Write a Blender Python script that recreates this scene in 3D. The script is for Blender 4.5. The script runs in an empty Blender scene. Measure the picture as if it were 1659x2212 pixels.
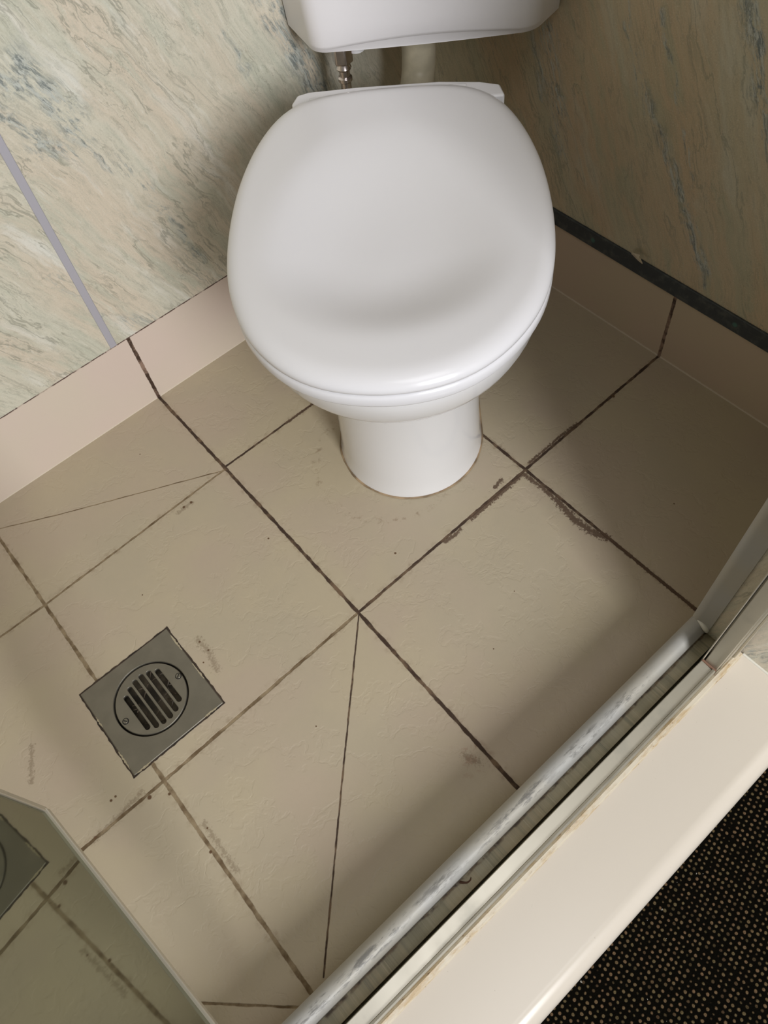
import bpy, bmesh, math, random
from mathutils import Vector, Matrix

random.seed(7)
sc = bpy.context.scene
COL = sc.collection

# ------------------------------------------------------------------ camera
cd = bpy.data.cameras.new('camera'); cam = bpy.data.objects.new('camera', cd); COL.objects.link(cam)
r0 = Vector((-0.7521935, 0.6527749, -0.0899441)); r1 = Vector((0.5966723, 0.6168140, -0.5133447)); r2 = Vector((-0.2796197, -0.4398017, -0.8534561))
m = Matrix(((r0.x, -r1.x, -r2.x, 0.8353), (r0.y, -r1.y, -r2.y, 0.9400), (r0.z, -r1.z, -r2.z, 0.9735), (0, 0, 0, 1)))
cam.matrix_world = m
cd.sensor_fit = 'VERTICAL'; cd.sensor_height = 36; cd.sensor_width = 27; cd.lens = 1654.3 * 36 / 2212; cd.clip_start = 0.02
sc.camera = cam

# ------------------------------------------------------------------ light and exposure
sc.view_settings.view_transform = 'Standard'; sc.view_settings.look = 'None'
sc.view_settings.gamma = 1; sc.view_settings.use_curve_mapping = False
sc.view_settings.exposure = 0.0
w = bpy.data.worlds.new('world'); sc.world = w; w.use_nodes = True
w.node_tree.nodes['Background'].inputs[0].default_value = (0.92, 0.96, 1.0, 1)
w.node_tree.nodes['Background'].inputs[1].default_value = 0.022

def area(name, loc, target, sx, sy, power, col):
    l = bpy.data.lights.new(name, 'AREA'); l.shape = 'RECTANGLE'; l.size = sx; l.size_y = sy; l.energy = power; l.color = col
    o = bpy.data.objects.new(name, l); COL.objects.link(o); o.location = loc
    o.rotation_euler = (Vector(target) - Vector(loc)).to_track_quat('-Z', 'Y').to_euler()
    return o
area('window_daylight', (1.04, 2.6, 1.46), (0.5, 0.3, 0.3), 0.55, 1.10, 53, (0.985, 0.985, 1.0))
area('overhead_fill', (0.80, 1.45, 2.30), (0.75, 0.8, 0.0), 0.8, 0.8, 7.5, (0.99, 0.98, 1.0))  # added soft fill from above for floor, sill and rail; no known source there

# ------------------------------------------------------------------ node helpers
class NT:
    def __init__(s, name):
        s.m = bpy.data.materials.new(name); s.m.use_nodes = True; s.t = s.m.node_tree; s.n = s.t.nodes; s.n.clear()
        s.out = s.n.new('ShaderNodeOutputMaterial'); s.b = s.n.new('ShaderNodeBsdfPrincipled')
        s.t.links.new(s.b.outputs[0], s.out.inputs[0])
    def set(s, node, i, v):
        if v is None: return
        if isinstance(v, bpy.types.NodeSocket): s.t.links.new(v, node.inputs[i])
        else:
            if isinstance(v, tuple) and len(v) == 3 and node.inputs[i].type == 'RGBA': v = v + (1,)
            node.inputs[i].default_value = v
    def bs(s, **k):
        for a, v in k.items(): s.set(s.b, a.replace('_', ' '), v)
    def math(s, op, a, b=None, clamp=False):
        n = s.n.new('ShaderNodeMath'); n.operation = op; n.use_clamp = clamp; s.set(n, 0, a); s.set(n, 1, b); return n.outputs[0]
    def vm(s, op, a, b=None, scale=None):
        n = s.n.new('ShaderNodeVectorMath'); n.operation = op; s.set(n, 0, a); s.set(n, 1, b)
        if scale is not None: s.set(n, 3, scale)
        return n.outputs['Value'] if op in ('DOT_PRODUCT', 'LENGTH', 'DISTANCE') else n.outputs[0]
    def mix(s, f, a, b, blend='MIX'):
        n = s.n.new('ShaderNodeMix'); n.data_type = 'RGBA'; n.blend_type = blend
        s.set(n, 0, f); s.set(n, 6, a); s.set(n, 7, b); return n.outputs[2]
    def noise(s, vec, scale, detail=4, rough=.5, dist=0., color=False):
        n = s.n.new('ShaderNodeTexNoise'); s.set(n, 'Vector', vec); n.inputs['Scale'].default_value = scale
        n.inputs['Detail'].default_value = detail; n.inputs['Roughness'].default_value = rough; n.inputs['Distortion'].default_value = dist
        return n.outputs['Color' if color else 'Fac']
    def ramp(s, v, lo, hi, a=0., b=1., smooth=True):
        n = s.n.new('ShaderNodeMapRange'); n.interpolation_type = 'SMOOTHSTEP' if smooth else 'LINEAR'
        s.set(n, 0, v); s.set(n, 1, lo); s.set(n, 2, hi); s.set(n, 3, a); s.set(n, 4, b); return n.outputs[0]
    def pos(s):
        n = s.n.new('ShaderNodeTexCoord'); return n.outputs['Object']
    def sep(s, v):
        n = s.n.new('ShaderNodeSeparateXYZ'); s.set(n, 0, v); return n.outputs
    def comb(s, x, y, z):
        n = s.n.new('ShaderNodeCombineXYZ'); s.set(n, 0, x); s.set(n, 1, y); s.set(n, 2, z); return n.outputs[0]
    def bump(s, h, strength=.3, dist=.001):
        n = s.n.new('ShaderNodeBump'); n.inputs['Strength'].default_value = strength; n.inputs['Distance'].default_value = dist
        s.set(n, 'Height', h); s.t.links.new(n.outputs[0], s.b.inputs['Normal']); return n
    def seg(s, p, a, b):
        """distance from p to the segment a-b (3-vectors)"""
        a = Vector(a); b = Vector(b); d = b - a
        pa = s.vm('SUBTRACT', p, tuple(a))
        t = s.math('MULTIPLY', s.vm('DOT_PRODUCT', pa, tuple(d)), 1 / max(d.length_squared, 1e-9), True)
        return s.vm('LENGTH', s.vm('SUBTRACT', pa, s.vm('SCALE', tuple(d), None, t)))
    def wobble(s, p, scale, amp):
        c = s.noise(p, scale, 3, .6, 0, True)
        return s.vm('ADD', p, s.vm('SCALE', s.vm('SUBTRACT', c, (.5, .5, .5)), None, amp))
    def mx(s, *v):
        r = v[0]
        for q in v[1:]: r = s.math('MAXIMUM', r, q)
        return r
    def mn(s, *v):
        r = v[0]
        for q in v[1:]: r = s.math('MINIMUM', r, q)
        return r

def simple(name, col, rough=.4, metal=0., spec=.5, bump=None, var=0.0, coat=0.):
    t = NT(name); p = t.pos()
    c = tuple(col)
    if var:
        c = t.mix(t.ramp(t.noise(p, 30, 5), .35, .65), tuple(x * (1 - var) for x in col), tuple(min(1, x * (1 + var)) for x in col))
    t.bs(Base_Color=c, Roughness=rough, Metallic=metal); t.b.inputs['Specular IOR Level'].default_value = spec
    t.b.inputs['Coat Weight'].default_value = coat
    if bump: t.bump(t.noise(p, bump[0], 4), bump[1], bump[2])
    return t.m

TILE = (0.455, 0.392, 0.285)
# ------------------------------------------------------------------ floor tile material
def floor_material():
    t = NT('floor_tile'); p = t.pos(); s = t.sep(p); p = t.comb(s[0], s[1], 0.)
    pw = t.wobble(p, 70, .0016)
    # slate-like relief and faint tint of the glaze
    rel = t.noise(t.wobble(p, 9, .10), 34, 6, .62)
    rid = t.ramp(t.math('ABSOLUTE', t.math('SUBTRACT', t.noise(t.wobble(p, 14, .05), 11, 5, .6), .5)), 0, .035)
    patch = t.noise(p, 5.5, 3, .5)
    patch2 = t.noise(t.vm('ADD', p, (3.1, 1.7, 0)), 7, 3, .5)
    base = t.mix(t.ramp(patch, .36, .64), TILE, (0.470, 0.388, 0.293))
    base = t.mix(t.ramp(patch2, .42, .66), base, (0.48, 0.41, 0.29))
    # soiling near the joints
    fine = t.noise(p, 420, 4, .65); mouldn = t.noise(p, 260, 5, .7); mid = t.noise(p, 90, 5, .65); lumps = t.noise(p, 38, 4, .6)
    L = lambda a, b: t.seg(pw, a + (0,), b + (0,))
    thick = t.mn(L((.6430, 0), (.6445, .2)), L((.6445, .2), (.6485, .535)), L((.6485, .535), (.655, .87)))
    dl = t.mn(L((.311, .0), (.313, .530)), L((.313, .530), (.316, .87)))
    crow = t.mn(L((0, .527), (.313, .531)), L((.313, .531), (.648, .536)))
    crow2 = t.mn(L((.648, .536), (.975, .543)), L((.975, .543), (1.40, .545)))
    fl = t.mn(L((.975, .0), (.975, .213)), L((.975, .213), (.976, .543)), L((.976, .543), (.974, .87)))
    brow = L((0, .197), (.644, .200)); brow2 = t.mn(L((.644, .203), (.975, .213)), L((.975, .213), (1.4, .211)))
    xr = L((1.305, 0), (1.305, .87))
    cut = t.mn(L((.648, .204), (.883, .089)), L((.883, .089), (.98, .037)))
    cut2 = t.mn(L((.648, .537), (.805, .692)), L((.805, .692), (.955, .842)))
    cut3 = L((1.079, .766), (.980, .858))
    wv = t.ramp(t.noise(p, 60, 3), .3, .7, .72, 1.15)
    def line(d, w):
        w = t.math('MULTIPLY', wv, w)
        return t.ramp(t.math('SUBTRACT', d, w), -.0005, .0006, 1, 0)
    g_dark = t.mx(line(thick, .0026), line(dl, .0024), line(crow, .0022), line(brow, .0018), line(cut2, .0011))
    g_mid = t.mx(line(crow2, .0022), line(fl, .0025), line(brow2, .0017), line(xr, .0026), line(cut, .00085), line(cut3, .0013))
    g = t.mx(g_dark, g_mid)
    gd = t.mix(t.ramp(lumps, .44, .66), (0.050, 0.028, 0.017), (0.17, 0.11, 0.065))
    gm = t.mix(t.ramp(lumps, .36, .62), (0.13, 0.085, 0.042), (0.30, 0.23, 0.14))
    # dirtier towards the right-hand joints: mould blotches along fixed stretches
    def stain(pts, w, lo, hi, src):
        d = t.mn(*[t.seg(pw, a + (0,), b + (0,)) for a, b in zip(pts[:-1], pts[1:])])
        f = t.ramp(d, 0, w, .42, -.12, False)
        return t.ramp(t.math('ADD', src, f), lo, hi)
    mould = t.mx(
        stain([(.321, .536), (.3185, .575), (.3215, .622)], .011, .67, .80, mouldn),
        stain([(.3195, .60), (.326, .640), (.324, .668), (.316, .690)], .016, .66, .80, mouldn),
        stain([(.315, .69), (.3155, .78), (.316, .86)], .007, .66, .82, mouldn),
        stain([(.321, .534), (.37, .535), (.43, .5365)], .010, .66, .80, mouldn),
        stain([(.455, .538), (.468, .5395), (.485, .538)], .008, .65, .80, mouldn),
        stain([(.30, .5265), (.226, .5255), (.195, .5265)], .008, .72, .84, mouldn),
        stain([(.352, .519), (.368, .522)], .009, .66, .80, mouldn),
        stain([(.36, .198), (.43, .1985), (.52, .200)], .006, .66, .80, mouldn))
    light_dirt = t.mx(
        stain([(.315, .52), (.31, .48), (.312, .44)], .010, .74, .90, mouldn),
        stain([(.72, .2185), (.745, .2185)], .012, .74, .86, mouldn),
        stain([(.838, .415), (.837, .44), (.843, .468)], .020, .74, .92, mouldn),
        stain([(1.005, .536), (1.08, .545)], .014, .74, .92, mouldn),
        stain([(.966, .62), (.966, .69)], .014, .74, .92, mouldn),
        stain([(1.085, .386), (1.108, .428)], .014, .74, .90, mouldn),
        stain([(.675, .775), (.668, .79)], .022, .74, .92, mouldn))
    spots = None
    for x, y, r in [(1.001, .548, .0028), (.980, .5615, .0019), (1.040, .518, .0018), (1.033, .5175, .0016), (1.077, .5425, .002), (.978, .652, .0018),
                    (.670, .353, .0014), (.550, .502, .0016), (.733, .2165, .0022), (.720, .2175, .0022), (.1137, .5305, .0028), (.838, .418, .0015), (.836, .437, .0014), (.851, .447, .0012),
                    (.205, .72, .0012), (.966, .627, .0012), (.55, .70, .001), (.79, .62, .001), (.47, .66, .0009), (.86, .30, .001), (.73, .08, .001)]:
        d = t.vm('DISTANCE', pw, (x, y, 0)); q = t.ramp(d, r * .7, r * 1.3, 1, 0); spots = q if spots is None else t.math('MAXIMUM', spots, q)
    # halo of grime beside every joint
    dall = t.mn(thick, dl, crow, brow, crow2, fl, brow2)
    halo = t.math('MULTIPLY', t.ramp(dall, .002, .012, 1, 0), t.ramp(mid, .45, .72, 0, .5))
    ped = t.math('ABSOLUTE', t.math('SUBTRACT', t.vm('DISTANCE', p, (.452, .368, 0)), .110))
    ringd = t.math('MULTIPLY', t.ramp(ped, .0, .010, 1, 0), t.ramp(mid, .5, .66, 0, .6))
    speck = t.math('MULTIPLY', t.ramp(fine, .76, .80), .45)
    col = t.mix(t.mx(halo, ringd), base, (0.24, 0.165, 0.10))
    col = t.mix(speck, col, (0.20, 0.14, 0.09))
    # worn reddish scuff
    col = t.mix(t.math('MULTIPLY', t.math('MULTIPLY', t.ramp(t.vm('DISTANCE', p, (.672, .782, 0)), .005, .035, 1, 0), t.ramp(mid, .5, .62)), .5), col, (0.33, 0.19, 0.13))
    col = t.mix(t.math("MULTIPLY", light_dirt, .45), col, (0.16, 0.11, 0.06))
    col = t.mix(g_mid, col, gm); col = t.mix(g_dark, col, gd)
    col = t.mix(t.math('MULTIPLY', mould, .92), col, t.mix(fine, (0.045, 0.025, 0.015), (0.17, 0.105, 0.065)))
    col = t.mix(spots, col, (0.12, 0.065, 0.03))
    t.bs(Base_Color=col, Roughness=t.math('ADD', t.math('MULTIPLY', t.mx(g, mould), .4), t.ramp(rel, .3, .7, .42, .52)))
    h = t.math('ADD', t.math('MULTIPLY', rel, .55), t.math('MULTIPLY', rid, .35))
    h = t.math('SUBTRACT', h, t.math('MULTIPLY', g, .8))
    t.bump(h, .55, .0012)
    return t.m

def skirting_material(axis, joints, name, top, c1=(0.69, 0.60, 0.50), c2=(0.70, 0.585, 0.51), ft=.0015):
    """same glazed tile on a vertical strip; joints = positions of upright joints along the wall"""
    t = NT(name); p = t.pos(); s = t.sep(p); u = s[axis]; z = s[2]
    nz = t.noise(p, 160, 4, .65); n2 = t.noise(p, 60, 4, .6)
    base = t.mix(t.ramp(t.noise(p, 5, 3), .35, .65), c1, c2)
    wob = t.math('MULTIPLY', t.math('SUBTRACT', nz, .5), .003)
    jm = None
    for j, lean in joints:
        d = t.math('ABSOLUTE', t.math('SUBTRACT', t.math('ADD', u, wob), t.math('ADD', j, t.math('MULTIPLY', z, lean))))
        q = t.ramp(d, .0024, .0034, 1, 0); jm = q if jm is None else t.math('MAXIMUM', jm, q)
    foot = t.ramp(t.math('ADD', z, wob), ft, ft * 2, 1, 0)
    edge = t.math('MULTIPLY', t.ramp(t.math('ADD', z, t.math('MULTIPLY', wob, .8)), top - .0022, top - .0008), t.ramp(n2, .38, .5, .25, 1))
    col = t.mix(t.math('MULTIPLY', t.ramp(nz, .70, .76), .35), base, (.25, .16, .10))
    col = t.mix(foot, col, (0.74, 0.66, 0.55))
    col = t.mix(jm, col, t.mix(t.ramp(n2, .4, .65), (0.055, 0.03, 0.02), (0.30, 0.20, 0.15)))
    col = t.mix(edge, col, (0.10, 0.055, 0.045))
    t.bs(Base_Color=col, Roughness=.42)
    t.bump(t.math('SUBTRACT', t.math('MULTIPLY', t.noise(p, 40, 5, .6), .4), jm), .4, .001)
    return t.m

# ------------------------------------------------------------------ marbled wall panel material
def marble(name, axis, lean, tint, veins, seed=0.0, contrast=1.0):
    t = NT(name); p0 = t.pos(); s = t.sep(p0); u = s[axis]; z = s[2]
    # run = coordinate across the grain, along = coordinate along it
    n = math.hypot(1, lean)
    across = t.math('MULTIPLY', t.math('SUBTRACT', u, t.math('MULTIPLY', z, lean)), 1 / n)
    along = t.math('MULTIPLY', t.math('ADD', t.math('MULTIPLY', u, lean), z), 1 / n)
    flat = t.comb(u, z, seed)
    wb = t.noise(flat, 5.5, 3, .55, .6, True)
    wb2 = t.noise(flat, 26, 4, .6, .3, True)
    q = t.comb(t.math('MULTIPLY', across, 1.0), t.math('MULTIPLY', along, .13), seed)
    q = t.vm('ADD', q, t.vm('SCALE', t.vm('SUBTRACT', wb, (.5, .5, .5)), None, .035))
    q = t.vm('ADD', q, t.vm('SCALE', t.vm('SUBTRACT', wb2, (.5, .5, .5)), None, .007))
    big = t.noise(q, 13, 3, .5); band = t.noise(t.vm('ADD', q, (5.3, 0, 0)), 34, 5, .62)
    fine = t.noise(q, 190, 6, .72); fine2 = t.noise(t.vm('ADD', q, (4.4, .3, 0)), 240, 6, .75); grain = t.noise(flat, 520, 4, .75)
    vein = t.math('ABSOLUTE', t.math('SUBTRACT', t.noise(t.vm('ADD', q, (1.9, 2.2, 0)), 24, 5, .6), .5))
    vein2 = t.math('ABSOLUTE', t.math('SUBTRACT', t.noise(t.vm('ADD', q, (7.9, 4.2, 0)), 60, 5, .65), .5))
    A, B, Cc, D = tint            # cream, warm, green-grey, pale
    col = t.mix(t.ramp(big, .38, .60), A, B)
    col = t.mix(t.ramp(band, .48, .66, 0, .75), col, Cc)
    col = t.mix(t.ramp(t.noise(t.vm('ADD', q, (2.2, 8.1, 0)), 22, 4, .6), .54, .70, 0, .8), col, D)
    col = t.mix(t.ramp(fine2, .54, .68, 0, .40 * contrast), col, (0.36, 0.34, 0.24))
    col = t.mix(t.ramp(fine, .44, .72, 0, .42 * contrast), col, tuple(c * .62 for c in Cc))
    col = t.mix(t.ramp(fine, .44, .28, 0, .45 * contrast), col, D)
    patch = t.ramp(t.noise(flat, 7, 3), .40, .56)
    vf = t.math('MULTIPLY', t.ramp(vein, .0, .020, .75, 0), patch)
    vf2 = t.math('MULTIPLY', t.ramp(vein2, .0, .018, .55, 0), t.ramp(t.noise(flat, 11, 3), .46, .62))
    col = t.mix(t.math('MULTIPLY', t.mx(vf, vf2), contrast * .75), col, (0.22, 0.22, 0.17))
    # named dark mineral streaks
    pw = t.vm('ADD', flat, t.vm('SCALE', t.vm('SUBTRACT', wb2, (.5, .5, .5)), None, .040))
    sm = None
    for a, b, wd, st in veins:
        d = t.seg(pw, (a[0], a[1], seed), (b[0], b[1], seed))
        f = t.math('MULTIPLY', t.ramp(d, wd * .1, wd, st, 0), t.ramp(t.math('ADD', t.math('MULTIPLY', band, .35), t.math('MULTIPLY', fine, .65)), .44, .56))
        sm = f if sm is None else t.math('MAXIMUM', sm, f)
    if sm is not None:
        col = t.mix(sm, col, t.mix(t.ramp(fine2, .42, .58), (0.17, 0.20, 0.20), (0.55, 0.58, 0.54)))
    col = t.mix(t.ramp(grain, .54, .68, 0, .42), col, tuple(c * .6 for c in A))
    col = t.mix(t.ramp(grain, .44, .32, 0, .42), col, (0.80, 0.78, 0.70))
    t.bs(Base_Color=col, Roughness=t.ramp(grain, .3, .7, .40, .58))
    t.bump(t.math('ADD', t.math('MULTIPLY', fine, .6), t.math('MULTIPLY', grain, .4)), .18, .0008)
    return t.m

CREAM = ((0.66, 0.64, 0.53), (0.68, 0.60, 0.48), (0.55, 0.565, 0.46), (0.80, 0.80, 0.74))
M = {}
M['floor'] = floor_material()
M['skirt_l'] = skirting_material(0, [(.643, 0.0), (.973, 0), (.313, 0)], 'skirting_tile_left', .142)
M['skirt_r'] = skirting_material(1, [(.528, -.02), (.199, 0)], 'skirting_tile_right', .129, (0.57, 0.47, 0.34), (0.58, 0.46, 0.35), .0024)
M['marble_l'] = marble('marbled_panel_left', 0, .42, CREAM,
    [((.640, .545), (.600, .500), .022, .95), ((.606, .545), (.575, .455), .026, .95), ((.600, .500), (.572, .430), .018, .95), ((.575, .430), (.520, .335), .014, .85), ((.652, .505), (.592, .420), .014, .85), ((.655, .53), (.62, .44), .016, .7),
     ((.545, .400), (.482, .192), .010, .85), ((.30, .50), (.245, .40), .020, .9), ((.262, .47), (.215, .33), .026, 1.0), ((.355, .475), (.332, .410), .010, .85), ((.64, .17), (.60, .145), .018, .6),
     ((.25, .40), (.18, .20), .03, 1.0), ((.70, .30), (.66, .20), .008, .5)], 0.0)
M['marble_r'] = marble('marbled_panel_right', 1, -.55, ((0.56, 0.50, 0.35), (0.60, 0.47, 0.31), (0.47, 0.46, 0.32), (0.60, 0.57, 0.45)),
    [((.330, .56), (.363, .455), .008, .8), ((.363, .455), (.394, .398), .012, .95), ((.394, .398), (.453, .329), .014, .85), ((.453, .329), (.53, .227), .013, .95), ((.52, .25), (.56, .18), .014, .95),
     ((.396, .486), (.440, .420), .006, .8), ((.44, .42), (.50, .30), .006, .8), ((.50, .54), (.548, .445), .020, 1.0), ((.54, .46), (.62, .35), .022, 1.0), ((.235, .42), (.28, .26), .022, .9), ((.20, .44), (.24, .32), .014, .7)], 4.0, .8)
M['marble_o'] = marble('marbled_panel_reveal', 1, .30, CREAM, [((.93, .10), (1.0, .3), .02, .8)], 9.0)
M['hob_top'] = marble('marbled_channel', 0, 2.0, ((0.52, 0.47, 0.33), (0.50, 0.43, 0.29), (0.36, 0.34, 0.24), (0.56, 0.52, 0.40)), [], 12.0)
M['ceramic'] = simple('white_ceramic', (0.80, 0.795, 0.80), .10, spec=.5)
M['seat_plastic'] = simple('white_seat_plastic', (0.765, 0.76, 0.785), .22, spec=.5)
M['cistern_plastic'] = simple('white_cistern_plastic', (0.78, 0.765, 0.79), .30, spec=.4, bump=(900, .05, .0003))
M['pipe_cream'] = simple('cream_pipe_plastic', (0.58, 0.53, 0.40), .42, var=.12)
M['grey_strip'] = simple('lilac_grey_plastic', (0.43, 0.42, 0.47), .45)
M['ceil'] = simple('painted_ceiling', (0.55, 0.52, 0.46), .8)
M['steel'] = simple('brushed_steel', (0.23, 0.215, 0.18), .34, metal=.8, var=.06)
M['dark'] = simple('drain_dark', (0.012, 0.011, 0.009), .8)
M['sump'] = simple('drain_sump', (0.07, 0.055, 0.035), .6, var=.7)
M['chrome'] = simple('tarnished_chrome', (0.62, 0.56, 0.54), .20, metal=1, var=.25)
M['silicone'] = simple('white_silicone', (0.70, 0.68, 0.60), .35)
M['old_grout'] = simple('old_grout', (.46, .40, .27), .8, var=.3)
M['alu_highlight'] = simple('highlight_toned_aluminium', (.84, .80, .71), .3, metal=.35)  # door rails: reflected highlight put into a paler, less metallic colour
M['scrap'] = simple('paper_scrap', (0.66, 0.58, 0.45), .8)
M['hairs'] = simple('hair_clump', (0.10, 0.075, 0.05), .6)

def dark_band():
    t = NT('mouldy_dark_trim'); p = t.pos(); s = t.sep(p)
    n = t.noise(p, 70, 5, .6)
    col = t.mix(t.ramp(n, .45, .7), (0.035, 0.042, 0.048), (0.075, 0.085, 0.080))
    for y in (.262, .366, .625, .80):
        col = t.mix(t.ramp(t.vm('DISTANCE', t.comb(0., s[1], s[2]), (0, y, .1425)), .002, .0055, .8, 0), col, (0.06, 0.16, 0.14))
    t.bs(Base_Color=col, Roughness=.5); t.bump(n, .3, .001); return t.m
M['dark_band'] = dark_band()

def bead_material():
    t = NT('white_edge_bead'); p = t.pos(); s = t.sep(p)
    q = t.wobble(p, 40, .004)
    st = t.math('ADD', t.math('MULTIPLY', t.noise(t.vm('MULTIPLY', q, (1, 4.5, 1)), 34, 4, .6), .6), t.math('MULTIPLY', t.noise(t.vm('MULTIPLY', q, (1, 5, 1)), 150, 5, .7), .4))
    zone = t.math('MULTIPLY', t.ramp(s[0], .44, .50), t.math('MULTIPLY', t.ramp(s[1], .8600, .8635), t.ramp(s[1], .8735, .8705)))
    zone2 = t.noise(p, 16, 3)
    f = t.math('MULTIPLY', t.math('MULTIPLY', t.ramp(st, .46, .60), zone), t.ramp(zone2, .34, .52, .35, .85))
    col = t.mix(t.ramp(t.noise(p, 8, 3), .4, .6), (0.40, 0.395, 0.375), (0.41, 0.39, 0.34))
    # streaks wander with the profile only along the sill
    f = t.math('MULTIPLY', f, t.ramp(s[2], .105, .10))
    col = t.mix(f, col, (0.14, 0.135, 0.125))
    t.bs(Base_Color=col, Roughness=.5); t.bump(st, .08, .0005); return t.m
M['bead'] = bead_material()

def channel_material():
    m = M['hob_top']; t = NT('x'); t.t = m.node_tree; t.n = t.t.nodes
    b = [n for n in t.n if n.type == 'BSDF_PRINCIPLED'][0]
    src = b.inputs['Base Color'].links[0].from_socket
    p = t.pos(); s = t.sep(p)
    n = t.noise(p, 45, 5, .6)
    e = t.math('MULTIPLY', t.ramp(t.math('ADD', s[1], t.math('MULTIPLY', t.math('SUBTRACT', n, .5), .010)), .8795, .8765), t.ramp(n, .30, .46))
    c = t.mix(t.math('MULTIPLY', e, .9), src, t.mix(t.ramp(t.noise(p, 120, 4), .4, .6), (0.05, 0.022, 0.012), (0.20, 0.13, 0.07)))
    t.t.links.new(c, b.inputs['Base Color'])
channel_material()

def aluminium():
    t = NT('polished_aluminium'); p = t.pos()
    sm = t.noise(p, 22, 4, .6)
    col = t.mix(t.ramp(sm, .52, .72, 0, .5), (0.54, 0.51, 0.43), (0.40, 0.385, 0.33))
    t.bs(Base_Color=col, Metallic=.85, Roughness=t.ramp(sm, .3, .7, .36, .44)); return t.m
M['alu'] = aluminium()

def caulk():
    t = NT('stained_caulk'); p = t.pos()
    n = t.noise(t.vm('MULTIPLY', p, (1, 3, 3)), 26, 6, .7); n2 = t.noise(t.vm('MULTIPLY', p, (1, 3, 1)), 120, 4, .6)
    col = t.mix(t.ramp(n, .44, .66), (0.58, 0.52, 0.41), (0.46, 0.34, 0.19))
    col = t.mix(t.math('MULTIPLY', t.ramp(n2, .60, .70), t.ramp(n, .45, .6)), col, (0.16, 0.08, 0.04))
    t.bs(Base_Color=col, Roughness=.45); t.bump(n2, .3, .001); return t.m
M['caulk'] = caulk()
def sillm():
    t = NT('cream_acrylic_sill'); p = t.pos()
    col = t.mix(t.math('MULTIPLY', t.ramp(t.noise(p, 240, 3, .6), .74, .77), .5), (0.645, 0.585, 0.50), (0.3, 0.25, 0.2))
    t.bs(Base_Color=col, Roughness=.24); return t.m
M['sill'] = sillm()
def carpet():
    t = NT('speckled_carpet'); p = t.pos(); s = t.sep(p)
    q = t.comb(s[0], s[1], 0.)
    a = math.radians(12)
    q = t.comb(t.vm('DOT_PRODUCT', q, (math.cos(a), math.sin(a), 0)), t.vm('DOT_PRODUCT', q, (-math.sin(a), math.cos(a), 0)), 0.)
    q = t.wobble(q, 90, .0022)
    v = t.n.new('ShaderNodeTexVoronoi'); v.inputs['Scale'].default_value = 152; v.inputs['Randomness'].default_value = .24; t.set(v, 'Vector', q)
    d = v.outputs['Distance']; rc = t.sep(v.outputs['Color'])
    on = t.math('MULTIPLY', t.ramp(d, .20, .34, 1, 0), t.ramp(rc[0], .05, .35, .45, 1))
    fib = t.noise(p, 900, 3, .7)
    dot = t.mix(rc[1], (0.155, 0.12, 0.06), (0.20, 0.125, 0.07))
    col = t.mix(t.math('MULTIPLY', on, t.ramp(fib, .3, .6, .55, 1)), t.mix(fib, (0.002, 0.002, 0.0015), (0.008, 0.007, 0.005)), dot)
    lint = t.math('MULTIPLY', t.ramp(t.noise(p, 210, 2), .775, .79), .6)
    col = t.mix(lint, col, (0.55, 0.52, 0.45))
    t.bs(Base_Color=col, Roughness=.95); t.b.inputs['Specular IOR Level'].default_value = .0
    t.bump(t.math('ADD', t.math('MULTIPLY', on, .6), fib), .8, .003); return t.m
M['carpet'] = carpet()
def glassm():
    t = NT('green_tinted_door_glass')
    g = t.n.new('ShaderNodeBsdfGlossy'); g.inputs['Color'].default_value = (0.50, 0.52, 0.44, 1); g.inputs['Roughness'].default_value = .035
    d = t.n.new('ShaderNodeBsdfDiffuse'); d.inputs['Color'].default_value = (0.20, 0.20, 0.16, 1)
    a = t.n.new('ShaderNodeMixShader'); a.inputs[0].default_value = .22
    t.t.links.new(g.outputs[0], a.inputs[1]); t.t.links.new(d.outputs[0], a.inputs[2]); t.t.links.new(a.outputs[0], t.out.inputs[0]); return t.m
M['glass'] = glassm()
M['seal'] = simple('grey_rubber_seal', (0.22, 0.20, 0.18), .35, var=.1)

# ------------------------------------------------------------------ mesh helpers
def link(name, bm, mat, parent=None, smooth=True, bevel=None, subsurf=0, angle=40):
    bmesh.ops.recalc_face_normals(bm, faces=bm.faces[:])
    me = bpy.data.meshes.new(name); bm.to_mesh(me); bm.free(); me.materials.append(mat)
    for f in me.polygons: f.use_smooth = smooth
    o = bpy.data.objects.new(name, me); COL.objects.link(o); o.parent = parent
    if bevel:
        b = o.modifiers.new('bevel', 'BEVEL'); b.width = bevel[0]; b.segments = bevel[1]; b.limit_method = 'ANGLE'; b.angle_limit = math.radians(30)
    if subsurf:
        b = o.modifiers.new('subsurf', 'SUBSURF'); b.levels = subsurf; b.render_levels = subsurf
    if smooth and not subsurf:
        b = o.modifiers.new('wn', 'WEIGHTED_NORMAL'); b.keep_sharp = True
        for e in me.edges: pass
        me.set_sharp_from_angle(angle=math.radians(angle))
    return o
def box(bm, x0, x1, y0, y1, z0, z1):
    v = [bm.verts.new((x, y, z)) for z in (z0, z1) for x, y in ((x0, y0), (x1, y0), (x1, y1), (x0, y1))]
    for f in ((0, 1, 2, 3), (4, 5, 6, 7), (0, 1, 5, 4), (1, 2, 6, 5), (2, 3, 7, 6), (3, 0, 4, 7)): bm.faces.new([v[i] for i in f])
def prism(bm, pts, z0, z1):
    a = [bm.verts.new((x, y, z0)) for x, y in pts]; b = [bm.verts.new((x, y, z1)) for x, y in pts]; n = len(pts)
    bm.faces.new(a); bm.faces.new(b)
    for i in range(n): bm.faces.new((a[i], a[(i + 1) % n], b[(i + 1) % n], b[i]))
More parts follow.
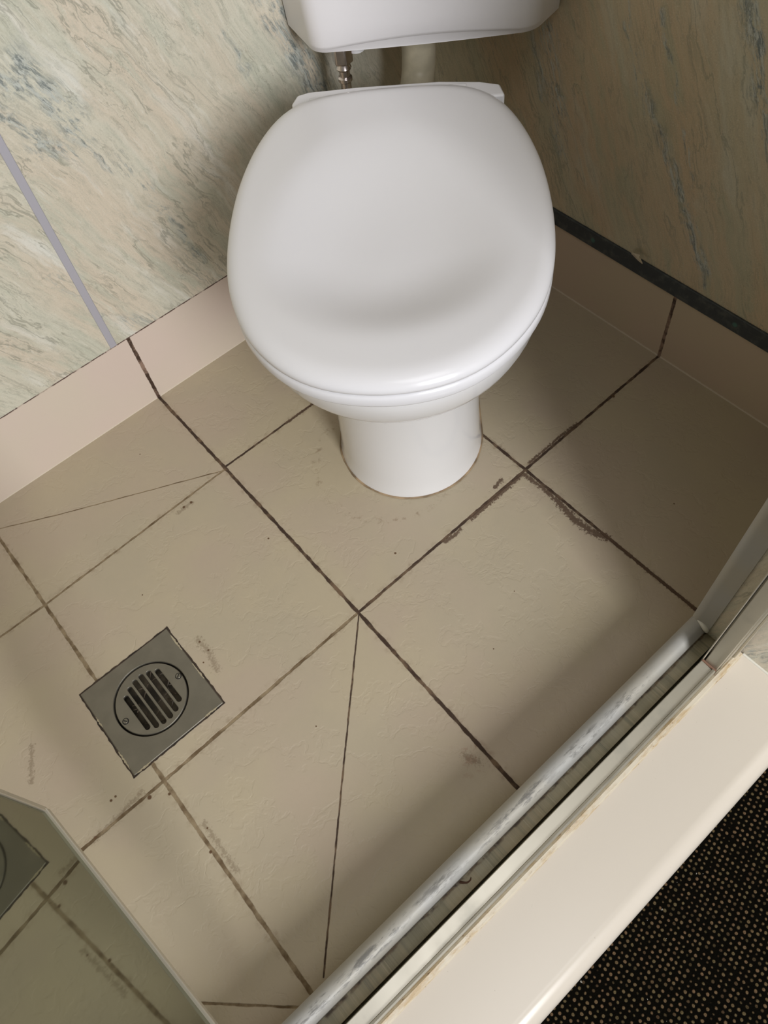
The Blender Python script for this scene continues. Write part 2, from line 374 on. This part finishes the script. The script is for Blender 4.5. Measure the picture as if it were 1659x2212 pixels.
def loft(bm, rings, cap0=True, cap1=True, closed=True):
    vs = [[bm.verts.new(p) for p in r] for r in rings]; n = len(rings[0])
    for a, b in zip(vs[:-1], vs[1:]):
        for i in range(n if closed else n - 1):
            bm.faces.new((a[i], a[(i + 1) % n], b[(i + 1) % n], b[i]))
    if cap0: bm.faces.new(vs[0])
    if cap1: bm.faces.new(vs[-1])
    return vs
def extrude_profile(bm, prof, x0, x1, axis='x'):
    """closed profile of (y, z) swept along x, or (x, y) swept along z"""
    if axis == 'x': loft(bm, [[(x0, a, b) for a, b in prof], [(x1, a, b) for a, b in prof]])
    else: loft(bm, [[(a, b, x0) for a, b in prof], [(a, b, x1) for a, b in prof]])
def tube(bm, pts, radii, seg=20):
    """round tube through points"""
    pts = [Vector(p) for p in pts]
    if not isinstance(radii, (list, tuple)): radii = [radii] * len(pts)
    rings = []; up = None
    for i, p in enumerate(pts):
        d = (pts[min(i + 1, len(pts) - 1)] - pts[max(i - 1, 0)]).normalized()
        if up is None: up = d.orthogonal().normalized()
        up = (up - d * up.dot(d)).normalized(); s = d.cross(up)
        rings.append([tuple(p + (up * math.cos(t) + s * math.sin(t)) * radii[i]) for t in [2 * math.pi * k / seg for k in range(seg)]])
    loft(bm, rings)
def smooth_path(pts, n=8):
    P = [Vector(p) for p in pts]; out = []
    for i in range(len(P) - 1):
        a = P[max(i - 1, 0)]; b = P[i]; c = P[i + 1]; d = P[min(i + 2, len(P) - 1)]
        for k in range(n):
            t = k / n
            out.append(.5 * ((2 * b) + (c - a) * t + (2 * a - 5 * b + 4 * c - d) * t * t + (3 * b - a - 3 * c + d) * t ** 3))
    out.append(P[-1]); return out
def empty(name, loc, label, cat, group=None):
    o = bpy.data.objects.new(name, None); COL.objects.link(o); o.location = loc; o['label'] = label; o['category'] = cat
    if group: o['group'] = group
    return o
def struct(name, bm, mat, parent=None, **k):
    o = link(name, bm, mat, parent, **k)
    if parent is None: o['kind'] = 'structure'
    return o
def thing_mesh(o, label, cat, group=None):
    o['label'] = label; o['category'] = cat
    if group: o['group'] = group
def shift(bm, v): bmesh.ops.translate(bm, vec=v, verts=bm.verts[:])

# ------------------------------------------------------------------ the room
DX0, DX1, DY0, DY1 = .862, 1.002, .3695, .5125     # the square opening of the floor waste
FX, FY = 1.50, .860
bm = bmesh.new()
xs = [-.02, DX0 + .004, DX1 - .004, FX + .02]; ys = [-.02, DY0 + .004, DY1 - .004, FY]
for i in range(3):
    for j in range(3):
        if i == 1 and j == 1: continue
        f = [bm.verts.new(p) for p in ((xs[i], ys[j], 0), (xs[i + 1], ys[j], 0), (xs[i + 1], ys[j + 1], 0), (xs[i], ys[j + 1], 0))]
        bm.faces.new(f)
bmesh.ops.remove_doubles(bm, verts=bm.verts[:], dist=1e-5)
r = bmesh.ops.extrude_face_region(bm, geom=bm.faces[:])
bmesh.ops.translate(bm, vec=(0, 0, -.07), verts=[v for v in r['geom'] if isinstance(v, bmesh.types.BMVert)])
struct('floor', bm, M['floor'], smooth=False)

CEIL = 2.25
bm = bmesh.new(); box(bm, -.02, FX + .02, -.03, 0, .142, CEIL); struct('wall_left', bm, M['marble_l'], smooth=False)
bm = bmesh.new(); box(bm, -.02, FX + .02, -.03, .0005, 0, .142); struct('baseboard_left', bm, M['skirt_l'], smooth=False)
bm = bmesh.new(); box(bm, -.03, 0, 0, .853, .156, CEIL); struct('wall_right', bm, M['marble_r'], smooth=False)
bm = bmesh.new(); box(bm, -.03, .0005, 0, .853, 0, .129); struct('baseboard_right', bm, M['skirt_r'], smooth=False)
bm = bmesh.new(); box(bm, -.03, .0035, 0, .853, .129, .156); struct('trim_1', bm, M['dark_band'], bevel=(.0012, 2))
bm = bmesh.new(); box(bm, .6625, .6735, -.002, .0022, .1425, CEIL); struct('trim_2', bm, M['grey_strip'], bevel=(.001, 2))
bm = bmesh.new(); box(bm, FX, FX + .03, 0, .853, 0, CEIL); struct('wall_far', bm, M['marble_l'], smooth=False)
bm = bmesh.new(); box(bm, -.03, FX + .03, -.03, .90, CEIL, CEIL + .03); struct('ceiling', bm, M['ceil'], smooth=False)
# return wall beside the doorway, tiled with the same panel on both faces
bm = bmesh.new(); prism(bm, [(-.4, .860), (.369, .860), (.369, 1.30), (-.4, 1.30)], -.14, CEIL); struct('wall_front', bm, M['marble_o'], smooth=False)
# carpet of the next room
bm = bmesh.new(); box(bm, .369, 3.2, 1.012, 3.4, -.06, -.045); o = struct('carpet', bm, M['carpet'], smooth=False); 

# ---- the raised threshold: base, white bead, marbled channel, cream sill
bm = bmesh.new(); prism(bm, [(.369, .862), (FX, .862), (FX, .8915), (.369, .8915)], -.14, .073); box(bm, .369, FX, .8915, .8965, -.14, .045); box(bm, .369, FX, .8965, 1.0, -.14, .075); struct('trim_3', bm, M['hob_top'], smooth=False)
def bead_profile():
    pts = [(.853, 0.0), (.853, .078)]
    for k in range(1, 9):
        a = math.pi - k / 8 * math.pi * .62
        pts.append((.8655 + .0125 * math.cos(a), .0785 + .0135 * math.sin(a)))
    pts += [(.876, .0845), (.876, .0)]
    return pts
bm = bmesh.new(); extrude_profile(bm, bead_profile(), .370, FX); struct('trim_4', bm, M['bead'], smooth=True, angle=35)
# the bead turning up beside the opening
bm = bmesh.new()
pv = [(.366, .853)]
for k in range(9):
    a = -math.pi / 2 + k / 8 * math.pi * .5
    pv.append((.3665 + .0085 * math.cos(a), .8635 + .0105 * math.sin(a) ))
pv += [(.3755, .879), (.366, .879)]
extrude_profile(bm, pv, .083, CEIL, 'z'); struct('trim_5', bm, M['bead'], smooth=True, angle=35)
bm = bmesh.new(); box(bm, .3691, .3735, .879, .896, .079, CEIL); struct('trim_6', bm, M['marble_o'], smooth=False)
# cream sill with rolled edge
bm = bmesh.new()
prof = [(.921, .0), (.921, .0900), (.999, .0895)]
for k in range(1, 9):
    a = math.pi / 2 - k / 8 * math.pi / 2
    prof.append((.999 + .020 * math.cos(a), .0675 + .022 * math.sin(a)))
prof += [(1.019, -.13), (.985, -.13), (.985, .0)]
extrude_profile(bm, prof, .3695, FX + .4); struct('trim_7', bm, M['sill'], smooth=True, angle=50)
# caulk lines
bm = bmesh.new(); extrude_profile(bm, [(.9155, .080), (.9155, .0925), (.918, .0945), (.922, .0935), (.924, .0895), (.924, .080)], .372, FX); struct('trim_8', bm, M['caulk'], smooth=True)
bm = bmesh.new(); box(bm, .3685, .3715, .922, 1.02, .087, .0915); struct('trim_9', bm, M['silicone'], bevel=(.001, 2))

# ------------------------------------------------------------------ shower doorway frame
fr = empty('shower_door_frame', (.415, .905, .079), 'polished aluminium door frame along the cream sill and up the right jamb', 'door frame')
bm = bmesh.new()
extrude_profile(bm, [(.8965, .070), (.8960, .1010), (.8968, .1020), (.9105, .1005), (.9112, .1035), (.9135, .1038), (.9152, .1020), (.9157, .090), (.9157, .079)], .4165, FX)
shift(bm, (-.415, -.905, -.079)); link('bottom_rail', bm, M['alu'], fr, angle=25)
bm = bmesh.new()
box(bm, .3736, .4055, .8955, .9165, .0795, 2.0)
box(bm, .4055, .4150, .8955, .8972, .0795, 2.0)
box(bm, .4055, .4135, .8990, .9150, .0795, 2.0)
shift(bm, (-.415, -.905, -.079)); link('jamb', bm, M['alu'], fr, bevel=(.0007, 2))
bm = bmesh.new(); box(bm, .3736, .384, .9165, .9195, .0795, 2.0); shift(bm, (-.415, -.905, -.079)); link('cover_strip', bm, M['alu'], fr, bevel=(.0006, 2))
bm = bmesh.new(); box(bm, .4137, .4163, .8965, .915, .092, .1022); shift(bm, (-.415, -.905, -.079)); link('rusty_joint', bm, simple('rust', (0.20, 0.11, 0.07), .7), fr)['label'] = 'brown rusty joint between rail and jamb'
bm = bmesh.new()
tube(bm, smooth_path([(.3745, .862, .0925), (.3755, .868, .0935), (.376, .874, .092), (.3765, .8785, .088)], 5), [.0010, .0013, .0017, .002, .0024, .0028, .0031, .0034, .0036, .0038, .0039, .0039, .0036, .0032, .0026, .0014], 14)
thing_mesh(link('silicone_blob', bm, M['silicone']), 'small teardrop of white silicone on the corner of the white bead', 'silicone')

# ------------------------------------------------------------------ open shower door leaf (bottom left)
dl = Vector((1.0665, .545, 0)); ang = math.radians(96.3); dd = Vector((math.cos(ang), math.sin(ang), 0))
door = empty('shower_door', (dl.x, dl.y, .150), 'open glass shower door leaf with polished aluminium edge, reflecting the floor', 'shower door')
door.rotation_euler = (0, 0, ang)
# local: x runs along the leaf, +y faces the toilet, z up
LEN = .36
bm = bmesh.new(); box(bm, .004, LEN, -.006, 0, .004, 1.75); link('glass_pane', bm, M['glass'], door, smooth=False)
bm = bmesh.new(); box(bm, 0, LEN, -.007, .0032, -.002, .0075); link('bottom_rail', bm, M['alu_highlight'], door, bevel=(.0010, 2))
bm = bmesh.new(); box(bm, -.0045, .0035, -.007, .0022, 0, 1.75); link('edge_rail', bm, M['alu_highlight'], door, bevel=(.0009, 2))
bm = bmesh.new(); prism(bm, [(-.0045, -.005), (-.018, -.0062), (-.0185, -.0052), (-.0045, -.002)], .004, 1.74); link('seal_strip', bm, M['seal'], door)
bm = bmesh.new(); box(bm, .006, LEN, -.0055, -.004, -.014, -.002); link('drip_seal', bm, M['seal'], door)

# ------------------------------------------------------------------ floor waste
dcx, dcy = (DX0 + DX1) / 2, (DY0 + DY1) / 2
dr = empty('floor_drain', (dcx, dcy, 0), 'square stainless steel floor drain with round slotted grate set in beige tiles', 'drain')
def booled(bm, cutters, name, mat, parent, bevel):
    o = link(name, bm, mat, parent, smooth=False)
    cb = bmesh.new()
    for c in cutters: c(cb)
    bmesh.ops.recalc_face_normals(cb, faces=cb.faces[:])
    cm = bpy.data.meshes.new('cut'); cb.to_mesh(cm); cb.free(); co = bpy.data.objects.new('cut', cm); COL.objects.link(co); co.parent = parent
    md = o.modifiers.new('b', 'BOOLEAN'); md.operation = 'DIFFERENCE'; md.object = co; md.solver = 'EXACT'
    dg = bpy.context.evaluated_depsgraph_get(); me = bpy.data.meshes.new_from_object(o.evaluated_get(dg))
    o.modifiers.clear(); o.data = me; bpy.data.objects.remove(co)
    b = o.modifiers.new('bevel', 'BEVEL'); b.width = bevel; b.segments = 2; b.limit_method = 'ANGLE'; b.angle_limit = math.radians(50)
    return o
def cyl(bm, cx, cy, r, z0, z1, n=64):
    prism(bm, [(cx + r * math.cos(2 * math.pi * k / n), cy + r * math.sin(2 * math.pi * k / n)) for k in range(n)], z0, z1)
hx, hy = (DX1 - DX0) / 2, (DY1 - DY0) / 2
gcx, gcy = -.0005, -.0005
bm = bmesh.new(); prism(bm, [(-hx, -hy), (hx, -hy), (hx, hy), (-hx, hy)], -.004, .0012)
booled(bm, [lambda b: cyl(b, gcx, gcy, .0508, -.02, .02, 96)], 'frame_plate', M['steel'], dr, .0013)
def slot(cx, y0, y1, wd, tilt):
    def f(b):
        pts = []
        r = wd / 2
        for k in range(9): a = math.pi * k / 8; pts.append((cx + r * math.cos(a) + tilt, y1 - r + r * math.sin(a)))
        for k in range(9): a = math.pi + math.pi * k / 8; pts.append((cx + r * math.cos(a), y0 + r + r * math.sin(a)))
        prism(b, pts, -.02, .02)
    return f
slots = [(.957, .414, .474), (.9468, .407, .480), (.9365, .403, .482), (.926, .402, .482), (.9155, .405, .479), (.905, .411, .471)]
bm = bmesh.new(); cyl(bm, gcx, gcy, .0488, -.003, .0010, 96)
booled(bm, [slot(x - dcx, a - dcy, b - dcy, .0066, -.0010) for x, a, b in slots], 'grate', M['steel'], dr, .0011)
for (x, y, rot) in ((.8872, .440, .6), (.9738, .444, 2.2)):
    bm = bmesh.new(); tube(bm, [(0, 0, .0002), (0, 0, .0019)], .0034, 20)
    sb = link('screw', bm, M['steel'], dr, bevel=(.0004, 2)); sb.location = (x - dcx, y - dcy, .0003)
    bm = bmesh.new(); tube(bm, [(0, 0, .0002), (0, 0, .00095)], .0045, 24); link('screw_seat', bm, M['dark'], sb)
    bm = bmesh.new(); box(bm, -.0026, .0026, -.0006, .0006, .0017, .0021); s2 = link('slot', bm, M['dark'], sb); s2.rotation_euler = (0, 0, rot)
bm = bmesh.new()
box(bm, -hx + .004, hx - .004, -hy + .004, hy - .004, -.032, -.030)
for a in ((-hx + .004, -hx + .006, -hy + .004, hy - .004), (hx - .006, hx - .004, -hy + .004, hy - .004), (-hx + .004, hx - .004, -hy + .004, -hy + .006), (-hx + .004, hx - .004, hy - .006, hy - .004)):
    box(bm, *a, -.060, -.004)
link('sump', bm, M['sump'], dr, smooth=False)
bm = bmesh.new()
for k in range(26):
    x, y = random.uniform(-.03, .03), random.uniform(-.034, .034)
    p = [(x + random.uniform(-.016, .016) * j, y + random.uniform(-.016, .016) * j, -.012 - random.random() * .012) for j in (0, .5, 1)]
    tube(bm, smooth_path(p, 3), .0007, 5)
o = link('hair', bm, M['hairs'], dr); o['kind'] = 'stuff'; o['label'] = 'dark hair and dirt under the slots'
# dark uneven bedding around the plate
bm = bmesh.new()
outer = []; inner = []
n = 30
for (ax, ay), (bx_, by_) in zip([(-hx, -hy), (hx, -hy), (hx, hy), (-hx, hy)], [(hx, -hy), (hx, hy), (-hx, hy), (-hx, -hy)]):
    for k in range(n):
        t_ = k / n; x = ax + (bx_ - ax) * t_; y = ay + (by_ - ay) * t_; o_ = .0013 + random.random() * .0014
        sx = 1 if x > 0 else -1; sy = 1 if y > 0 else -1
        outer.append((x + o_ * (1 if abs(abs(x) - hx) < 1e-6 else 0) * sx, y + o_ * (1 if abs(abs(y) - hy) < 1e-6 else 0) * sy)); inner.append((x * .93, y * .93))
loft(bm, [[(x, y, .0005) for x, y in outer], [(x, y, -.003) for x, y in outer], [(x, y, -.003) for x, y in inner]], False, False)
loft(bm, [[(x, y, .0005) for x, y in outer], [(x, y, .0005) for x, y in inner]], False, False)
o = link('bedding_joint', bm, None or simple('drain_joint', (0.035, 0.022, 0.014), .7, var=.5), dr, smooth=False); o['label'] = 'dark grimy joint around the steel plate'
for (x, y, l, r_) in ((-hx + .0012, .012, .030, 1), (-hx + .0012, -.044, .030, 1), (.055, hy - .0004, .02, 0), (hx - .001, -.02, .018, 1), (hx - .0006, .046, .03, 1), (-.05, hy - .0008, .02, 0)):
    bm = bmesh.new(); k_ = 14
    tp = lambda i: math.sin(math.pi * min(1, max(0, (i + .4) / (k_ + .8)))) ** .5
    pts = [(-l / 2 + l * i / k_, (.0002 + random.random() * .0017) * tp(i)) for i in range(k_ + 1)] + [(l / 2 - l * i / k_, (-.0003 - random.random() * .0012) * tp(i)) for i in range(k_ + 1)]
    prism(bm, pts, .0002, .0017)
    o = link('old_grout', bm, M['old_grout'], dr, smooth=False); o.location = (x, y, 0); o.rotation_euler = (0, 0, math.pi / 2 if r_ else 0)
    o['label'] = 'crumbs of pale grout on the plate edge'

# ------------------------------------------------------------------ toilet (faces out of the corner)
TH = math.radians(50); CA, SA = math.cos(TH), math.sin(TH)
def W2(a, b): return (a * CA - b * SA, a * SA + b * CA)
AX = -.069
wc = empty('toilet', (*W2(.45, AX), 0), 'white ceramic toilet with closed lid standing on the beige tiles in the corner', 'toilet')
wc.rotation_euler = (0, 0, TH)      # local x = forward, local y = towards the right-hand wall, origin at a=.45, b=AX
def La(a, b, z): return (a - .45, b - AX, z)
def superring(front, back, w, z, n=72, ef=2.0, eb=2.6, mid=None, skew=0.):
    """outline with its widest point at mid; front half exponent ef, back half eb"""
    mid = (front * .45 + back * .55) if mid is None else mid
    r = []
    for k in range(n):
        t = 2 * math.pi * k / n; c, s = math.cos(t), math.sin(t)
        e = ef if c > 0 else eb
        dx = (front - mid) if c > 0 else (mid - back)
        r.append(La(mid + dx * math.copysign(abs(c) ** (2 / e), c), AX + skew + w * math.copysign(abs(s) ** (2 / e), s), z))
    return r
bm = bmesh.new()
rings = [superring(.646, .375, .111, .0, eb=5, mid=.53), superring(.645, .375, .110, .006, eb=5, mid=.53), superring(.641, .372, .107, .03, eb=5, mid=.53),
         superring(.638, .365, .105, .10, eb=5, mid=.53), superring(.638, .355, .105, .17, eb=4.5, mid=.53), superring(.646, .345, .110, .22, eb=4, mid=.53),
         superring(.672, .330, .126, .258, eb=3.6, mid=.54), superring(.712, .318, .146, .292, eb=3.4, mid=.56), superring(.748, .312, .159, .320, eb=3.4, mid=.57),
         superring(.768, .310, .165, .342, eb=3.6, mid=.57), superring(.780, .310, .169, .360, eb=3.6, mid=.57), superring(.785, .308, .1705, .380, eb=3.8, mid=.57), superring(.787, .308, .1715, .394, eb=4, mid=.57),
         superring(.783, .311, .168, .3995, eb=4, mid=.57), superring(.755, .34, .145, .4005, eb=4, mid=.57), superring(.730, .37, .120, .395, eb=3.2, mid=.57), superring(.70, .42, .10, .34, eb=3, mid=.57),
         superring(.64, .48, .06, .24, mid=.56), superring(.60, .52, .02, .20, mid=.56)]
loft(bm, rings); link('bowl', bm, M['ceramic'], wc, angle=80)
# lid outline traced at its real size (a, b), read clockwise from above starting at the back left
OUT = [(.316, -.150), (.327, -.179), (.354, -.203), (.402, -.224), (.455, -.237), (.505, -.2435), (.560, -.2455), (.609, -.243), (.652, -.236), (.702, -.219), (.735, -.199),
       (.763, -.173), (.783, -.141), (.793, -.107), (.797, -.070), (.793, -.033), (.781, .003), (.757, .037), (.723, .066), (.684, .087), (.633, .101), (.573, .1075), (.515, .108),
       (.466, .104), (.415, .094), (.371, .079), (.339, .058), (.321, .030), (.314, -.005), (.311, -.054), (.311, -.103)]
def dense(out, n=120):
    P = [Vector(p) for p in out]; L_ = len(P); pts = []
    for i in range(L_):
        a, b, c, d = P[i - 1], P[i], P[(i + 1) % L_], P[(i + 2) % L_]
        for k in range(6):
            t = k / 6; pts.append(.5 * ((2 * b) + (c - a) * t + (2 * a - 5 * b + 4 * c - d) * t * t + (3 * b - a - 3 * c + d) * t ** 3))
    # even spacing
    tot = [0]
    for i in range(len(pts)): tot.append(tot[-1] + (pts[(i + 1) % len(pts)] - pts[i]).length)
    out = []; j = 0
    for k in range(n):
        s = tot[-1] * k / n
        while tot[j + 1] < s: j += 1
        f = (s - tot[j]) / (tot[j + 1] - tot[j]); out.append(pts[j].lerp(pts[(j + 1) % len(pts)], f))
    # light smoothing
    for _ in range(3): out = [(out[i - 1] + out[i] * 2 + out[(i + 1) % n]) / 4 for i in range(n)]
    return out
OL = dense(OUT); CT = Vector((.565, AX))
def inset(s, off=0.): return [CT + (p - CT) * s + (p - CT).normalized() * off for p in OL]
def ringz(pts, z): return [La(p.x, p.y, z if not callable(z) else z(p)) for p in pts]
seat = bm = bmesh.new()
hole = .66
loft(bm, [ringz(inset(.97), .4015), ringz(inset(.992), .4020), ringz(inset(1.0), .405), ringz(inset(1.0), .412), ringz(inset(.992), .4165), ringz(inset(.975), .4180), ringz(inset(hole + .03), .4180), ringz(inset(hole), .414), ringz(inset(hole), .4015), ringz(inset(.97), .4015)], False, False)
bmesh.ops.remove_doubles(bm, verts=bm.verts[:], dist=1e-6)
link('seat', bm, M['seat_plastic'], wc, angle=60)
DISH = Vector((.612, -.072))
def lidz(s):
    """height of the lid's top at inset s; a broad dish towards the front"""
    def f(p):
        e = 0.0
        if s > .90:
            q = (s - .90) / .10; e = -.0125 * (1 - math.sqrt(max(0, 1 - q * q)))
        dx = (p.x - DISH.x) / (.130 if p.x > DISH.x else .23); dy = (p.y - DISH.y) / .146; r_ = math.sqrt(dx * dx + dy * dy)
        dish = 0 if r_ >= 1 else (.5 + .5 * math.cos(math.pi * r_ ** 1.5))
        crown = .004 * max(0, 1 - ((p.x - .50) / .32) ** 2) * max(0, 1 - ((p.y - AX) / .20) ** 2)
        return .4350 + e + crown - .0245 * dish
    return f
S = [1.0, .9985, .994, .986, .975, .962, .948, .932, .915, .895] + [.86 - .03 * k for k in range(28)]
bm = bmesh.new()
rings = [ringz(inset(.30), .4075), ringz(inset(.57), .4085), ringz(inset(.62), .4192), ringz(inset(.96), .4195), ringz(inset(.990), .4190), ringz(inset(.998), .4205)]
rings += [ringz(inset(s), lidz(s)) for s in S]
vs = loft(bm, rings, True, False)
cv = bm.verts.new(La(CT.x, CT.y, lidz(.0)(CT)))
for i in range(len(vs[-1])): bm.faces.new((vs[-1][i], vs[-1][(i + 1) % len(vs[-1])], cv))
lid = link('lid', bm, M['seat_plastic'], wc, angle=80); lid.modifiers.clear()
bm = bmesh.new()
prism(bm, [La(a, b, 0)[:2] for a, b in [(.345, -.180), (.322, -.186), (.304, -.180), (.2985, -.165), (.298, -.10), (.303, .0), (.312, .050), (.322, .074), (.345, .078)]], .4005, .4275)
link('hinge_cover', bm, M['seat_plastic'], wc, bevel=(.003, 3))
for b in (-.145, .015):
    bm = bmesh.new(); tube(bm, [La(.317, b - .018, .4225), La(.317, b + .018, .4225)], .0062, 18); link('hinge', bm, M['seat_plastic'], wc, bevel=(.001, 2))
bm = bmesh.new()   # inlet spigot behind the bowl
tube(bm, [La(.33, -.055, .330), La(.300, -.052, .333), La(.294, -.051, .334)], [.034, .034, .032], 28); link('inlet', bm, M['ceramic'], wc)
# thin bead of old sealant round the foot
bm = bmesh.new()
A_ = superring(.6468, .373, .1118, .0, eb=5, mid=.53)
r_out = [(x * 1.0 + (x / max(1e-6, math.hypot(x - .08, y)) * 0), y, 0) for x, y, z in A_]
def rad(pts, d, z):
    res = []
    for x, y, _ in pts:
        v = Vector((x - .05, y)); v = v + v.normalized() * (d + (random.random() * .0012 if d > 0 else 0)); res.append((v.x + .05, v.y, z))
    return res
loft(bm, [rad(A_, -.004, .0003), rad(A_, .0008, .0004), rad(A_, .0003, .0016), rad(A_, -.004, .0022)], False, False)
o = link('foot_sealant', bm, simple('old_sealant', (.30, .215, .13), .6, var=.4), wc); o['label'] = 'brownish bead of old sealant around the foot'

# ------------------------------------------------------------------ cistern across the corner
ci = empty('toilet_cistern', (*W2(.20, -.016), .455), 'white corner cistern fixed high across the corner above the toilet', 'cistern')
ci.rotation_euler = (0, 0, TH)
def Lc(a, b, z): return (a - .20, b + .016, z - .455)
def wall_pt_left(b): return ((.004 - b * CA) / SA, b)          # a where y = .004
def wall_pt_right(b): return ((.004 + b * SA) / CA, b)         # a where x = .004
def cist_ring(z, arc=0., rec=0.):
    zz = max(0, min(1, (z - .4455) / .012))
    fr_ = .2525 - .006 * (1 - zz) + (z - .446) * .02
    wl = -.1545 - (z - .446) * .055; wr = .1225 + (z - .446) * .055
    pl = wall_pt_left(-.194 - (z - .446) * .05); pr = wall_pt_right(.160 + (z - .446) * .05)
    pts = []
    def corner(p0, p1, p2, r, k=7):
        p0, p1, p2 = map(Vector, (p0, p1, p2)); d0 = (p0 - p1).normalized(); d2 = (p2 - p1).normalized()
        for i in range(k + 1):
            t = i / k; q = (p1 + d0 * r * (1 - t) ** 2 + d2 * r * t ** 2); pts.append((q.x, q.y, z))
    fl_, fr2 = (fr_, wl), (fr_, wr)
    pts.append((*pl, z)); corner(pl, fl_, fr2, .018)
    w0, w1 = wl + .018, wr - .018
    for i in range(1, 24):
        t = i / 24; e = math.sin(math.pi * t)
        pts.append((fr_ + .003 * e - rec * e ** .5, w0 + (w1 - w0) * t, z + arc * e))
    corner(fl_, fr2, pr, .018)
    pts.append((*pr, z)); pts.append((.010 / SA * 1.2 + .004, -.008, z))
    return [Lc(a, b, q) for a, b, q in pts]
bm = bmesh.new()
rings = [cist_ring(.4455), cist_ring(.4462, 0, .0008), cist_ring(.4475, .001, .0012), cist_ring(.4500, .0070, .0012), cist_ring(.4504, .0073, .0002), cist_ring(.4516, .0075, -.0006), cist_ring(.4550, .0078, -.001)]
rings += [cist_ring(z, 0, -.001) for z in (.48, .51, .60, .70, .795)]
loft(bm, rings); link('tank', bm, M['cistern_plastic'], ci, angle=55)
bm = bmesh.new()
r1_ = [(x * 1.004, y * 1.004, .340) for x, y, z in cist_ring(.79)]; r2_ = [(x, y, .362) for x, y, z in r1_]
loft(bm, [r1_, r2_]); link('cistern_lid', bm, M['cistern_plastic'], ci, bevel=(.005, 3))
bm = bmesh.new(); tube(bm, [Lc(.212, -.104, .4415), Lc(.212, -.104, .428)], .011, 20); link('inlet_tail', bm, M['seat_plastic'], ci)

# flush pipe
fp = bmesh.new()
path = smooth_path([(*W2(.165, -.022), .4410), (*W2(.165, -.022), .42), (*W2(.167, -.022), .39), (*W2(.176, -.025), .362), (*W2(.205, -.033), .342), (*W2(.245, -.043), .335), (*W2(.292, -.051), .334)], 6)
tube(fp, path, .0235, 28)
fpo = link('flush_pipe', fp, M['pipe_cream']); thing_mesh(fpo, 'thick cream plastic flush pipe bending from cistern to toilet in the dark corner', 'pipe')
# supply pipe
spx, spy = W2(.222, -.123)
sp = empty('supply_pipe', (spx, spy, 0.0), 'thin tarnished chrome water pipe with hexagonal nut under the cistern left end', 'pipe')
bm = bmesh.new(); tube(bm, [(0, 0, .001), (0, 0, .10), (0, 0, .25), (0, 0, .411)], .0072, 18); link('tube', bm, M['chrome'], sp)
bm = bmesh.new(); prism(bm, [(.0145 * math.cos(k * math.pi / 3 + .2), .0145 * math.sin(k * math.pi / 3 + .2)) for k in range(6)], .419, .4410); link('nut', bm, M['chrome'], sp, bevel=(.0022, 2))
bm = bmesh.new(); tube(bm, [(0, 0, .410), (0, 0, .412), (0, 0, .417), (0, 0, .4205)], [.0095, .0105, .0085, .0085], 20); link('collar', bm, M['chrome'], sp)
bm = bmesh.new(); tube(bm, [(0, 0, .393), (0, 0, .395), (0, 0, .399), (0, 0, .401)], [.0078, .0098, .0098, .0078], 20); link('olive_ring', bm, M['chrome'], sp)

bm = bmesh.new()
tube(bm, smooth_path([(.782, .8775, .0735), (.7795, .8805, .0745), (.7765, .8830, .0745), (.7725, .8835, .0740), (.7700, .8820, .0738)], 4), [.0012, .0014, .0014, .0013, .0012, .0011, .0010, .0010, .0009, .0008, .0008, .0007, .0007, .0006, .0006, .0005, .0004], 8)
thing_mesh(link('rust_flake', bm, simple('rust_flake', (0.13, 0.065, 0.04), .8)), 'tiny curled brown flake lying in the channel between bead and rail', 'flake')
# scrap on the dark trim
bm = bmesh.new()
a = [(-.008, -.012), (.0, -.010), (.0055, -.002), (.008, .006), (.0025, .011), (-.002, .004), (-.0045, .0015), (-.006, -.006)]
pz = [.002, .005, .0075, .006, .0018, .004, .006, .003]
v0 = [bm.verts.new((0.0030 + (x + .008) * .75, .452 + y * 1.1, .1568 + z * 1.3)) for (x, y), z in zip(a, pz)]
v1 = [bm.verts.new((v.co.x + .0012, v.co.y + .0006, v.co.z + .0035)) for v in v0]
bm.faces.new(v0); bm.faces.new(v1)
for i in range(8): bm.faces.new((v0[i], v0[(i + 1) % 8], v1[(i + 1) % 8], v1[i]))
o = link('paper_scrap', bm, M['scrap'], smooth=False); thing_mesh(o, 'small crumpled beige scrap of paper on the dark skirting trim', 'scrap')
